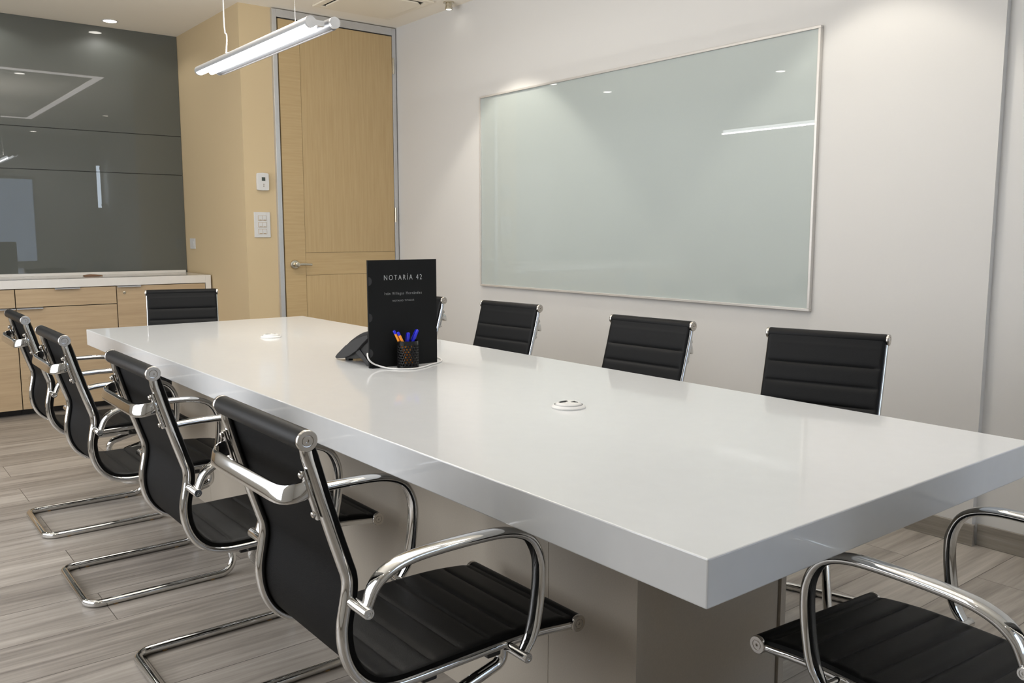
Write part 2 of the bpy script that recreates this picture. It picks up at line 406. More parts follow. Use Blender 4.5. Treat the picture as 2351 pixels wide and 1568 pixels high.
# outlet on the side face of the tan block
ou = tag(empty('wall_outlet', (XB, 6.095, 1.137)), 'small white socket plate on the tan wall beside the dark glass', 'socket')
box('outlet_plate', -0.008, -0.0005, -0.058, 0.058, -0.040, 0.040, M_WPLAST, ou, bevel=0.002)
box('outlet_insert', -0.0105, -0.008, -0.033, 0.033, -0.018, 0.018, M_WPLAST, ou, bevel=0.001)

# ================================================================== BACK COUNTER AND CABINETS
YF = 5.695
bm = bmesh.new()
bx(bm, XL+0.002, 1.229, YF, YG-0.002, 0.852, 0.9085); bx(bm, 1.229, XB-0.013, YF, YG-0.002, 0, 0.9085)
bx(bm, XL+0.002, 1.265, YG-0.022, YG-0.003, 0.9085, 0.928)
tag(obj('counter_worktop', bm, M_COUNT, bevel=0.0015), 'white waterfall counter top over the wood cabinets under the dark glass', 'worktop')
def bar_handle(parent, x0, x1, z):
    bm = bmesh.new(); bx(bm, x0, x1, -0.022, -0.0185, z-0.004, z+0.007); bx(bm, x0, x1, -0.022, 0.0, z+0.0035, z+0.007)
    obj('handle', bm, M_ALU, parent)
def cabinet(x0, x1, kind, label, hx=None):
    g = 0.003; W = x1-x0
    t = tag(empty('storage_cabinet', ((x0+x1)/2, YF, 0)), label, 'cabinet', 'wood cabinets under the white counter'); h = W/2
    bm = bmesh.new(); bx(bm, -h+0.001, h-0.001, 0.021, YG-YF-0.03, 0.045, 0.8515)
    obj('body', bm, M_CAB, t)
    box('toe_kick', -h+0.001, h-0.001, 0.07, 0.09, 0, 0.045, M_STEELB, t)
    box('gap_backing', -h+0.0008, h-0.0008, 0.0185, 0.0205, 0.047, 0.850, M_BLACK, t)
    if kind == 'drawer':
        d = box('drawer', -h+g, h-g, 0, 0.018, 0.729, 0.847, M_CAB, t); bar_handle(d, -0.078, 0.078, 0.845)
        d = box('door', -h+g, h-g, 0, 0.018, 0.047, 0.7235, M_CAB, t)
        bar_handle(d, (h-g-0.15) if hx == 'R' else (-h+g), (h-g) if hx == 'R' else (-h+g+0.155), 0.7205)
    else:
        d = box('door', -h+g, h-g, 0, 0.018, 0.047, 0.847, M_CAB, t); bar_handle(d, -h+g, -h+0.16, 0.845)
        bm = bmesh.new(); lathe(bm, (-h+0.052, 0, 0.801), (0, -1, 0), [(0.010, 0), (0.010, 0.003), (0.006, 0.004), (0.006, 0.001), (0, 0.001)], 20)
        obj('lock', bm, M_NICKEL, d, True)
    return t
cabinet(0.605, 1.227, 'tall', 'wood cabinet with a keyed full-height door at the right end of the counter')
cabinet(-0.020, 0.605, 'drawer', 'wood cabinet with a wide drawer, second from the right end of the counter', 'L')
cabinet(-0.645, -0.020, 'drawer', 'wood cabinet at the left edge of the photo, drawer over a door', 'R')
cabinet(-1.295, -0.645, 'drawer', 'wood cabinet under the counter, just outside the left edge of the photo', 'L')
cabinet(-1.945, -1.295, 'drawer', 'wood cabinet at the far left end of the counter, outside the photo', 'R')
# small wooden thing on the counter
bm = bmesh.new()
prof = [(-0.062, 0.004), (-0.055, 0.011), (-0.015, 0.016), (0.02, 0.014), (0.060, 0.009), (0.062, 0.001), (0.03, 0.0005), (-0.03, 0.0005), (-0.060, 0.0005)]
prism(bm, [(0.515+x, 5.935, 0.909+z) for x, z in prof], (0, 0.05, 0))
tag(obj('wooden_tray', bm, M_BROWN, bevel=0.002), 'small flat brown wooden tray lying on the white counter', 'tray')

# ================================================================== TABLE
tb = tag(empty('conference_table', (0, 0, 0)), 'long glossy white conference table on a taupe panelled pedestal', 'table')
box('tabletop', 0, TW, 0, TL, TZ-TT, TZ, M_TABLE, tb, bevel=0.0025)
P0, P1, Q0, Q1 = 0.30, TW-0.30, 0.415, 3.49
bm = bmesh.new()
ys = [Q0, 0.695, 3.0, Q1]
for a, b in zip(ys, ys[1:]): bx(bm, P0, P0+0.02, a+(0.0008 if a > Q0 else 0), b-(0.0008 if b < Q1 else 0), 0.0, TZ-TT-0.001)
obj('side_panel', bm, M_PED, tb)
bm = bmesh.new()
for a, b in zip(ys, ys[1:]): bx(bm, P1-0.02, P1, a+(0.0008 if a > Q0 else 0), b-(0.0008 if b < Q1 else 0), 0.0, TZ-TT-0.001)
obj('side_panel', bm, M_PED, tb)
box('end_panel', P0+0.025, P1-0.025, Q0+0.006, Q0+0.026, 0.0, TZ-TT-0.001, M_PED, tb)
box('end_panel', P0+0.025, P1-0.025, Q1-0.026, Q1-0.006, 0.0, TZ-TT-0.001, M_PED, tb)
box('pedestal_core', P0+0.0205, P1-0.0205, Q0+0.027, Q1-0.027, 0.0, TZ-TT-0.002, M_BLACK, tb)

# ---- cable grommets let into the top
def grommet(x, y, rot, label):
    t = tag(empty('cable_grommet', (x, y, TZ), rot), label, 'grommet', 'cable grommets in the table top')
    bm = bmesh.new(); lathe(bm, (0, 0, 0.0003), (0, 0, 1), [(0.046, 0), (0.0458, 0.0030), (0.044, 0.0048), (0.0385, 0.0085), (0.0380, 0.0010)], 48)
    bm.faces.ensure_lookup_table()
    obj('outer_ring', bm, M_WPLAST, t, True)
    bm = bmesh.new(); nr, na = 10, 64
    R0 = 0.0368; grid = []
    for i in range(nr+1):
        r = R0*i/nr; z = 0.0145-0.0060*max(0.0, (r/R0-0.76)/0.24)**1.5
        grid.append([bm.verts.new((r*math.cos(2*PI*k/na), r*math.sin(2*PI*k/na), z)) for k in range(na)] if i else [bm.verts.new((0, 0, z))])
    for i in range(nr):
        for k in range(na):
            th = (k+0.5)/na*360
            hole = 2 <= i < 7 and ((th < 48 or th > 345) or (95 < th < 205))
            if hole: continue
            if i == 0: bm.faces.new((grid[0][0], grid[1][k], grid[1][(k+1) % na]))
            else: bm.faces.new((grid[i][k], grid[i+1][k], grid[i+1][(k+1) % na], grid[i][(k+1) % na]))
    o = obj('cover', bm, M_WPLAST, t, True)
    so = o.modifiers.new('thickness', 'SOLIDIFY'); so.thickness = 0.0022
    bm = bmesh.new(); lathe(bm, (0, 0, 0.0004), (0, 0, 1), [(0.0368, 0), (0.0368, 0.0012)], 48)
    obj('dark_well', bm, mat('dark well', (0.03, 0.03, 0.03), 0.5), t)
    box('cable_plug', -0.018, -0.006, 0.003, 0.014, 0.0018, 0.0105, M_ALU, t, 0.001); box('cable_plug', 0.011, 0.019, 0.005, 0.013, 0.0018, 0.010, M_ALU, t, 0.001)
grommet(0.570, 0.929, math.radians(-38), 'round white cable grommet in the near half of the table top')
grommet(0.577, 2.932, math.radians(-30), 'round white cable grommet in the far half of the table top')

# ================================================================== THINGS ON THE TABLE
# standing black folder
fo = tag(empty('presentation_folder', (0.483, 1.852, TZ)), 'tall black folder with silver lettering standing upright on the white table', 'folder')
ang = math.atan2(1.831-1.852, 0.739-0.483)
ca, sa = math.cos(ang), math.sin(ang)
FW, FH = 0.262, 0.372
def lp(u, v, z): return (u*ca-v*sa, u*sa+v*ca, z)
def lbox(bm, u0, u1, v0, v1, z0, z1, a=0.0):
    P = [(u0,v0),(u1,v0),(u1,v1),(u0,v1)]
    P = [(u*math.cos(a)-v*math.sin(a), u*math.sin(a)+v*math.cos(a)) for u, v in P]
    prism(bm, [lp(u, v, z0) for u, v in P], (0, 0, z1-z0))
bm = bmesh.new(); lbox(bm, 0, FW, 0, 0.0022, 0.0005, FH)
obj('front_cover', bm, M_FOLD, fo)
bm = bmesh.new(); lbox(bm, 0.002, FW+0.006, 0.006, 0.0082, 0.0005, FH-0.001, math.radians(5))
obj('back_cover', bm, M_FOLD, fo)
bm = bmesh.new(); lbox(bm, -0.0025, 0, 0, 0.0090, 0.0005, FH)
obj('spine', bm, M_FOLD, fo)
for zz in (0.052, 0.175, 0.300):
    bm = bmesh.new()
    pts = [lp(-0.0008+0.012*math.cos(t), -0.0012, zz+0.015*math.sin(t)) for t in [(-PI/2+PI*k/12) for k in range(13)]]
    prism(bm, pts, Vector(lp(0, 0.0008, 0)))
    obj('thumb_tab', bm, M_TAB, fo)
bm = bmesh.new(); lbox(bm, 0.003, 0.03, -0.010, -0.002, 0.0005, 0.004); obj('base_flap', bm, M_FOLD, fo)
def text(body, size, u, z, m, spacing=1.0, sx=1.0, off=0.0):
    cu = bpy.data.curves.new('txt', 'FONT'); cu.body = body; cu.size = size; cu.align_x = 'CENTER'; cu.align_y = 'CENTER'
    cu.space_character = spacing; cu.extrude = 0.0003; cu.offset = off
    to = bpy.data.objects.new('txt', cu); C.objects.link(to); bpy.context.view_layer.update()
    me = bpy.data.meshes.new_from_object(to.evaluated_get(bpy.context.evaluated_depsgraph_get()))
    bpy.data.objects.remove(to); me.name = 'lettering'
    o = bpy.data.objects.new('lettering', me); C.objects.link(o); me.materials.clear(); me.materials.append(m)
    R_ = Matrix(((sx*ca, 0, sa), (sx*sa, 0, -ca), (0, 1, 0)))      # text x -> cover direction, y -> up, z -> towards viewer
    me.transform(Matrix.Translation(Vector(lp(u, -0.0009, z))) @ R_.to_4x4())
    o.parent = fo
    return o
text('NOTARÍA 42', 0.0262, 0.130, 0.310, M_PRINT, 1.42, 0.75, -0.0004)
text('Iván Villegas Hernández', 0.0138, 0.130, 0.2555, M_PRINT2, 1.45, 0.72, -0.0001)
text('NOTARIO TITULAR', 0.0090, 0.130, 0.2300, M_PRINT2, 1.30, 0.86, -0.0001)

# pen cup with round perforations
CX, CY, CR, CH = 0.602, 1.799, 0.0365, 0.094
cup = tag(empty('pen_cup', (CX, CY, TZ)), 'black perforated metal pen cup in front of the black folder', 'pen holder')
bm = bmesh.new(); NA, NRW = 20, 8; z_lo, z_hi = 0.007, 0.080
def cv(th, z): return bm.verts.new((CR*math.cos(th), CR*math.sin(th), z))
cell = 2*PI/NA; rh = (z_hi-z_lo)/NRW
for r_ in range(NRW):
    off = 0.5*(r_ % 2)
    for k in range(NA):
        c0 = (k+off)*cell; zc = z_lo+(r_+0.5)*rh
        hr = 0.0033; dth = hr/CR
        outer = [cv(c0+cell/2*a, zc+rh/2*b) for a, b in ((1,0),(1,1),(0,1),(-1,1),(-1,0),(-1,-1),(0,-1),(1,-1))]
        inner = [cv(c0+dth*math.cos(PI/4*j), zc+hr*math.sin(PI/4*j)) for j in range(8)]
        for j in range(8): bm.faces.new((inner[j], outer[j], outer[(j+1) % 8], inner[(j+1) % 8]))
bmesh.ops.remove_doubles(bm, verts=bm.verts, dist=0.0001)
o = obj('cup_wall', bm, M_MESHC, cup, True); so = o.modifiers.new('thickness', 'SOLIDIFY'); so.thickness = 0.0009; so.offset = 0
bm = bmesh.new(); lathe(bm, (0, 0, 0.0795), (0, 0, 1), [(CR-0.0005, 0), (CR+0.0006, 0), (CR+0.0008, 0.013), (CR+0.0014, 0.0145), (CR-0.0006, 0.0145), (CR-0.0005, 0)], 48)
obj('rim', bm, M_MESHC, cup, True)
bm = bmesh.new(); lathe(bm, (0, 0, 0.0045), (0, 0, 1), [(0, 0), (CR+0.0015, -0.004), (CR+0.0008, 0.003), (CR-0.0006, 0.0035), (0, 0.001)], 48)
obj('cup_base', bm, M_MESHC, cup, True)

def pen(p_tip, p_top, label, body_m, cap_len, clip, lname='ballpoint_pen'):
    a, b = Vector(p_tip), Vector(p_top); d = (b-a); L = d.length; d.normalize()
    t = tag(empty(lname, a), label, 'pen')
    bm = bmesh.new(); lathe(bm, (0, 0, 0), d, [(0.0008, 0), (0.0040, 0.012), (0.0046, 0.016), (0.0046, L-cap_len)], 16)
    obj('barrel', bm, body_m, t, True)
    bm = bmesh.new()
    if clip:   # pen stored cap up: full cap with a pocket clip
        lathe(bm, (0, 0, 0), d, [(0.0050, L-cap_len), (0.0060, L-cap_len+0.002), (0.0058, L-0.003), (0.0042, L), (0, L)], 18)
        side = d.cross(Vector((0.6, 0.8, 0))).normalized()
        s = d*(L-cap_len+0.006)+side*0.0084; e = d*(L-0.002)+side*0.0066
        sweep(bm, [s, (s+e)/2+side*0.0004, e, d*(L-0.001)], 0.0022, 0.0011, lat=Vector((0.6, 0.8, 0)))
    else:      # pen stored tip down: short end plug
        lathe(bm, (0, 0, 0), d, [(0.0047, L-cap_len), (0.0048, L-cap_len+0.002), (0.0048, L-0.002), (0.0032, L), (0, L)], 16)
    obj('cap' if clip else 'end_plug', bm, M_BLUE, t, True)
GP = 'blue topped pens in the black cup'
def P_(x, y, z): return (CX+x, CY+y, TZ+z)
pens = [
 ((0.002, -0.010, 0.012), (-0.050, 0.008, 0.131), 'orange pen with a blue end plug, leaning leftmost in the black cup', M_ORANGE, 0.013, False),
 ((0.010, -0.020, 0.012), (-0.040, -0.002, 0.126), 'orange pen with a blue end plug, just right of another orange pen in the cup', M_ORANGE, 0.013, False),
 ((-0.012, -0.004, 0.010), (0.004, 0.000, 0.121), 'blue capped pen with a clip standing upright in the middle of the cup', M_ORANGE, 0.046, True),
 ((-0.020, -0.006, 0.014), (0.0430, 0.004, 0.128), 'blue capped pen leaning to the right in the black cup', M_ORANGE, 0.050, True)]
for a, b, lb, bmz, cl, cp in pens: pen(P_(*a), P_(*b), lb, bmz, cl, cp)

# desk phone behind the folder, seen from its side (faces the far end)
ph = tag(empty('desk_phone', (0.49, 1.99, TZ)), 'dark grey desk phone on a stand, half hidden behind the black folder', 'phone')
def py(pts, x0=0.0): return [(x0, y-1.99, z-TZ) for y, z in pts]
bm = bmesh.new()
prof = [(2.131, 0.760), (2.115, 0.772), (2.05, 0.809), (1.98, 0.837), (1.91, 0.857), (1.885, 0.862), (1.88, 0.852), (1.915, 0.832), (1.965, 0.800), (2.02, 0.776), (2.07, 0.761), (2.118, 0.7535), (2.128, 0.755)]
prism(bm, py(prof), (0.012, 0, 0)); obj('side_cheek', bm, M_PHONE, ph, bevel=0.002)
bm = bmesh.new()
prof2 = [(2.118, 0.763), (2.05, 0.803), (1.98, 0.831), (1.91, 0.851), (1.882, 0.858), (1.872, 0.850), (1.882, 0.80), (1.90, 0.785), (2.00, 0.765), (2.07, 0.758)]
prism(bm, py(prof2, 0.012), (0.19, 0, 0)); obj('phone_body', bm, M_PHONED, ph, bevel=0.002)
bm = bmesh.new(); prism(bm, py(prof, 0.202), (0.012, 0, 0)); obj('side_cheek', bm, M_PHONE, ph, bevel=0.002)
for sx0 in (0.008, 0.18):
    bm = bmesh.new(); prism(bm, py([(1.990, 0.790), (1.958, 0.805), (1.885, 0.760), (1.885, 0.7505), (1.905, 0.7505), (1.93, 0.765)], sx0), (0.012, 0, 0)); obj('stand_leg', bm, M_PHONE, ph, bevel=0.002)
for xx in (0.02, 0.17): box('rubber_foot', xx, xx+0.02, 0.075, 0.10, 0.0004, 0.010, M_PHONED, ph, bevel=0.002)
bm = bmesh.new()
sweep(bm, crom([(0.045, 0.10, 0.047), (0.045, 0.05, 0.074), (0.045, -0.02, 0.102), (0.045, -0.085, 0.116)], 5), 0.022, 0.010, lat=(1, 0, 0))
obj('handset', bm, M_PHONED, ph, True)

# white cable looping round the folder and the cup
bm = bmesh.new()
cp = [(0.4775, 1.8600, 0.802), (0.4735, 1.8530, 0.795), (0.4735, 1.8445, 0.783), (0.487, 1.8415, 0.769), (0.507, 1.833, 0.7590), (0.524, 1.798, 0.7535),
      (0.543, 1.762, 0.7532), (0.573, 1.742, 0.7532), (0.605, 1.741, 0.7532), (0.645, 1.757, 0.7532), (0.685, 1.782, 0.7532), (0.742, 1.813, 0.7532), (0.775, 1.85, 0.7532), (0.80, 1.92, 0.7532), (0.785, 2.02, 0.7532)]
sweep(bm, crom(cp, 6), 0.0028, n=10)
tag(obj('white_cable', bm, M_WCABLE, smooth=True), 'thin white cable curling over the table around the folder and pen cup', 'cable')

# ================================================================== CHAIRS
PROF = [(0.0005, 0.880), (0.0045, 0.853), (0.012, 0.825), (0.0255, 0.777), (0.0455, 0.710), (0.0630, 0.655), (0.0700, 0.632), (0.0710, 0.610), (0.0670, 0.585), (0.060, 0.545),
        (0.061, 0.508), (0.070, 0.474), (0.088, 0.444), (0.116, 0.421), (0.152, 0.410), (0.200, 0.407), (0.300, 0.4085), (0.406, 0.4095), (0.470, 0.4080), (0.520, 0.4040), (0.560, 0.3990), (0.592, 0.3960)]
ZOFF = -0.002
def frame_path(y, i0=0, i1=None, n=5):
    return crom([(x, y, z+ZOFF) for x, z in PROF[i0:i1]], n)
def sling(bm_front, hw, i_from, i_to):
    """padded leather: built as closed section, quilted channels on the sitting side"""
    full = crom([(x, 0, z+ZOFF) for x, z in PROF], 10)
    s = [0.0]
    for a, b in zip(full, full[1:]): s.append(s[-1]+(b-a).length)
    tot = s[-1]
    def at(d):
        for i in range(len(s)-1):
            if s[i+1] >= d:
                f = (d-s[i])/(s[i+1]-s[i]); p = full[i].lerp(full[i+1], f); t = (full[i+1]-full[i]).normalized(); return p, t
        return full[-1], (full[-1]-full[-2]).normalized()
    d0, d1 = i_from*tot, i_to*tot; N = int((d1-d0)/0.0035)
    seams = [0.094+0.0655*k for k in range(16)]
    ycols = [-1, -0.985, -0.955, -0.92, -0.85, -0.6, -0.3, 0, 0.3, 0.6, 0.85, 0.92, 0.955, 0.985, 1]
    rows = []
    for i in range(N+1):
        d = d0+(d1-d0)*i/N; p, t = at(d); n = Vector((-t.z, 0, t.x))
        near = min(abs(d-q) for q in seams)
        dip = 0.0022*math.exp(-(near/0.0090)**2)+0.0022*math.exp(-(near/0.0028)**2)
        row_f, row_b = [], []
        blend = min(1.0, d/0.03, (tot-d)/0.03)
        for yc_ in ycols:
            e = 1-abs(yc_); dd = dip*min(1.0, max(0.0, (e-0.015)/0.08))
            rim = 0.004*(1-min(1, e/0.05))**2
            base = 0.0075+0.0135-0.0045*(1-blend)
            f = p+n*(base-dd-rim); f.y = yc_*hw
            b = p+n*(0.0075+0.3*rim); b.y = yc_*hw
            row_f.append(bm_front.verts.new(f)); row_b.append(bm_front.verts.new(b))
        rows.append(row_f+row_b[::-1])
    K = len(rows[0])
    for A, B in zip(rows, rows[1:]):
        for k in range(K):
            f = bm_front.faces.new((A[k], A[(k+1) % K], B[(k+1) % K], B[k]))
            f.material_index = 1 if k >= K//2 else 0
    bm_front.faces.new(rows[0]); bm_front.faces.new(rows[-1][::-1])
HW = 0.186; FY = 0.1795
def make_chair():
    t = empty('conference_chair')
    bm = bmesh.new(); sling(bm, HW, 0.0, 0.50); o = obj('backrest', bm, [M_LEATH, M_LEATHB], t, True)
    bm = bmesh.new(); lathe(bm, (0, -HW, 0.880), (0, 1, 0), [(0.0172, 0), (0.0180, 0.004), (0.0180, 2*HW-0.004), (0.0172, 2*HW)], 28)
    obj('top_roll', bm, M_LEATH, o, True)
    bm = bmesh.new(); sling(bm, HW, 0.50, 1.0); o2 = obj('seat', bm, [M_LEATH, M_LEATHB], t, True)
    bm = bmesh.new(); lathe(bm, (0.598, -HW, 0.397), (0, 1, 0), [(0.0172, 0), (0.0180, 0.004), (0.0180, 2*HW-0.004), (0.0172, 2*HW)], 28)
    obj('front_roll', bm, M_LEATH, o2, True)
    for s in (-1, 1):
        bm = bmesh.new(); sweep(bm, frame_path(s*FY), 0.0125, 0.0090, lat=(0, 1, 0), n=18); obj('side_frame', bm, M_CHROME, t, True)
        for x, z in ((0, 0.880), (0.598, 0.397)):
            bm = bmesh.new()
            lathe(bm, (x, s*HW, z), (0, s, 0), [(0.0170, 0), (0.0180, 0.0015), (0.0180, 0.0075), (0.0168, 0.0090), (0.0105, 0.0090), (0.0100, 0.0078), (0.0088, 0.0076), (0.0084, 0.0088), (0.0030, 0.0088), (0.0026, 0.0060), (0, 0.0060)], 32)
            obj('end_cap', bm, M_CAP, t, True)
        # armrest: flat oval loop outside the frame on two pivots
        ap = [(0.078, 0.588), (0.097, 0.628), (0.132, 0.650), (0.190, 0.660), (0.306, 0.661), (0.380, 0.655), (0.428, 0.634), (0.452, 0.594), (0.456, 0.545), (0.448, 0.480), (0.436, 0.435), (0.414, 0.402)]
        pth = crom([(x, s*0.231, z) for x, z in ap], 6)
        bm = bmesh.new(); sweep(bm, pth, 0.0165, 0.0092, lat=(0, 1, 0), n=18, scale=[0.78+0.22*min(1, i/8, (len(pth)-1-i)/8) for i in range(len(pth))])
        a = obj('armrest', bm, M_CHROME, t, True)
        for x, z in ((0.0735, 0.588), (0.4135, 0.402)):
            bm = bmesh.new()
            lathe(bm, (x, s*(FY+0.006), z), (0, s, 0), [(0.0100, 0), (0.0100, 0.0655), (0.0088, 0.0670), (0.0062, 0.0670), (0.0058, 0.0655), (0.0030, 0.0655), (0.0026, 0.0640), (0, 0.0640)], 24)
            obj('pivot_boss', bm, M_CHROME, a, True)
    # back brace band behind the frame, with its screwed brackets
    zt, zb = 0.8155, 0.7455
    hb = [(0.010, FY-0.001, 0.797), (-0.006, FY-0.001, 0.794), (-0.021, FY-0.006, 0.791), (-0.031, FY-0.020, 0.789), (-0.035, FY-0.042, 0.788), (-0.036, FY-0.09, 0.788)]
    bp = crom(hb+[(x, -y, z) for x, y, z in hb[::-1]], 5)
    bm = bmesh.new()
    path = []
    for a, b in zip(bp, bp[1:]):
        n = max(1, int((b-a).length/0.02)); path += [a.lerp(b, k/n) for k in range(n)]
    path.append(bp[-1]); sweep(bm, path, 0.0160, 0.0044, lat=(0.22, 0, 1), n=18)
    br = obj('back_brace', bm, M_CHROME, t, True)
    for s in (-1, 1):
        bm = bmesh.new()
        q = crom([(x-0.0145, s*(FY), z+ZOFF) for x, z in ((0.0105, 0.832), (0.0155, 0.812), (0.0255, 0.777), (0.0350, 0.745))], 5)
        sweep(bm, q, 0.0072, 0.0034, lat=(0, 1, 0), n=14); bk = obj('bracket', bm, M_CHROME, br, True)
        for (x, z) in ((-0.0050, 0.822), (0.0150, 0.752)):
            bm = bmesh.new()
            d = Vector((-1, 0, -0.25)).normalized(); lathe(bm, (x, s*FY, z), d, [(0.0058, 0), (0.0055, 0.0040), (0.0035, 0.0055), (0, 0.0055)], 16)
            obj('screw', bm, M_CAP, br, True)
    # cantilever tube base
    r = 0.0130; yb, yt = 0.202, 0.105
    half = [(0.18, yt, 0.376), (0.462, yt, 0.376), (0.462, yt, 0.322), (0.310, yt, 0.285), (0.560, yb, r), (0.018, yb, r)]
    full = [Vector((0.18, 0.001, 0.376))]+[Vector(p) for p in half]+[Vector((p[0], -p[1], p[2])) for p in half[::-1]]+[Vector((0.18, -0.001, 0.376))]
    pth = fillet(full, [0.04, 0.024, 0.024, 0.035, 0.050, 0.045, 0.045, 0.050, 0.035, 0.024, 0.024, 0.04], 9)
    bm = bmesh.new()
    sweep(bm, pth[:-1], r, n=16, closed=True)
    bs = obj('cantilever_base', bm, M_CHROME, t, True)
    for s in (-1, 1):
        for x in (0.10, 0.42):
            bm = bmesh.new(); lathe(bm, (x, s*yb, 0.0001), (0, 0, 1), [(0.009, 0), (0.011, 0.004)], 12)
            obj('glide', bm, M_RUB, bs)
    for x in (0.235, 0.385):
        bm = bmesh.new()
        bx(bm, x-0.016, x+0.016, -FY-0.002, FY+0.002, 0.3855, 0.3985)
        for s in (-1, 1): bx(bm, x-0.016, x+0.016, s*yt-0.016, s*yt+0.016, 0.362, 0.3855)
        obj('seat_clamp', bm, M_STEELB, t, bevel=0.003)
    return t
G1 = 'black leather chairs around the white table'
proto = make_chair()
chairs = [
 (-0.371, 0.7060, 0.0, 'black leather and chrome chair nearest the camera on the left side of the table'),
 (-0.369, 1.5550, 0.0, 'black chrome-armed chair on the left side of the table, directly behind the nearest one'),
 (-0.398, 2.3900, 0.0, 'black chair on the left side of the table, third from the camera'),
 (-0.380, 3.1890, 0.0, 'black chair farthest from the camera on the left side of the table'),
 (1.583, 0.7990, 200.5-4, 'black chair by the white wall, rightmost in the photo'),
 (1.4620, 1.4550, 184.0, 'black chair by the white wall below the middle of the glass board'),
 (1.502, 2.3650, 185.2, 'black chair by the white wall below the left edge of the glass board'),
 (1.445, 3.0240, 180.0, 'black chair almost hidden behind the standing black folder'),
 (0.612, 4.2760, -106.8, 'black chair at the far head of the table in front of the wood cabinets'),
 (0.583, -0.3900, 85.0, 'black chair at the near head of the table, seat and arms only, lower right corner')]
for i, (x, y, a, lb) in enumerate(chairs):
    o = proto if i == 0 else copy_tree(proto)
    o.location = (x, y, 0); o.rotation_euler = (0, 0, math.radians(a)); tag(o, lb, 'chair', G1)

# ================================================================== CEILING THINGS
# twin tube pendant lights
def pendant(name, x, y0, y1, label, thin=True):
    t = tag(empty(name, (x, (y0+y1)/2, 1.985)), label, 'pendant light'); h = (y1-y0)/2
    def rod(nm, xx, zz, r, a, b, m, par, n=28):
        bm = bmesh.new(); cyl(bm, (xx, a, zz), (xx, b, zz), r, n); return obj(nm, bm, m, par, True)
    for dx, dz in ((0.0, 0.0), (0.098, 0.010)):
        # channel housing: an open half shell over its tube
        bm = bmesh.new(); R_ = 0.0210; n = 20; rings = []
        for yy in (-h+0.012, h-0.012):
            a0 = -28 if dx == 0 else 74
            A = [bm.verts.new((dx+R_*math.cos(th), yy, dz+R_*math.sin(th))) for th in [math.radians(a0+(236 if dx == 0 else 206)*k/n) for k in range(n+1)]]
            B = [bm.verts.new((dx+(R_-0.0025)*math.cos(th), yy, dz+(R_-0.0025)*math.sin(th))) for th in [math.radians(a0+(236 if dx == 0 else 206)*k/n) for k in range(n+1)]]
            rings.append((A, B))
        (A0, B0_), (A1, B1_) = rings
        for k in range(n):
            bm.faces.new((A0[k], A0[k+1], A1[k+1], A1[k])); bm.faces.new((B0_[k], B1_[k], B1_[k+1], B0_[k+1]))
            bm.faces.new((A0[k], B0_[k], B0_[k+1], A0[k+1])); bm.faces.new((A1[k], A1[k+1], B1_[k+1], B1_[k]))
        for k in (0, n): bm.faces.new((A0[k], A1[k], B1_[k], B0_[k]))
        hs = obj('housing', bm, M_ALU if dx == 0 else M_ALUD, t, True)
        rod('housing_cap', dx, dz, 0.0213, -h, -h+0.012, M_ALU, hs); rod('housing_cap', dx, dz, 0.0213, h-0.012, h, M_ALU, hs)
        tb_ = rod('lit_tube', dx-0.006, dz-0.014, 0.0130, -h+0.04, h-0.045, M_TUBE, t) if dx == 0 else rod('frosted_cover', dx+0.007, dz-0.009, 0.0135, -h+0.03, h-0.03, M_TUBEOFF, t)
    rod('lit_tube', 0.0360, -0.012, 0.0125, -h+0.05, h-0.07, M_TUBE, t)
    box('link_plate', 0.020, 0.063, -h+0.02, -h+0.035, -0.006, 0.014, M_ALU, t); box('link_plate', 0.020, 0.063, h-0.035, h-0.02, -0.006, 0.014, M_ALU, t)
    yc_ = (y0+y1)/2
    bm = bmesh.new(); sweep(bm, crom([(0.0, 3.134-yc_ if thin else h-0.35, 0.026), (0.004, (3.132-yc_) if thin else h-0.35, 0.10), (-0.003, 3.140-yc_ if thin else h-0.35, 0.18), (0.002, 3.134-yc_ if thin else h-0.35, TZ1-1.985)], 6), 0.0032, n=10)
    obj('power_cord', bm, M_CORD, t, True)
    for yy in ((2.410-yc_,) if thin else (-h+0.20,)):
        bm = bmesh.new(); cyl(bm, (0, yy, 0.026), (0, yy, TZ1-1.985), 0.0005, 8); obj('suspension_wire', bm, M_CORD, t)
    # added upward fill for the ceiling, then the glow the tubes give off downwards
    area('ceiling_fill', (x, yc_, 2.0075), 0.012, 20 if thin else 12, NEUT, (PI, 0, 0), 2*h-0.1)
    for k, sgn in enumerate((-1, 1)):
        area('pendant_glow', (x+0.015+0.022*sgn, yc_, 1.9565), 0.010, 3.6 if thin else 1.0, NEUT, (0, -sgn*math.radians(52), 0), 2*h-0.1)
    return t
pendant('pendant_light', 0.50, 2.275, 3.50, 'lit twin tube pendant light hanging over the far half of the table')
pendant('pendant_light', 0.50, 0.30, 1.52, 'added twin tube pendant light over the near half of the table, out of view', False)  # second pendant added out of view to help light the room

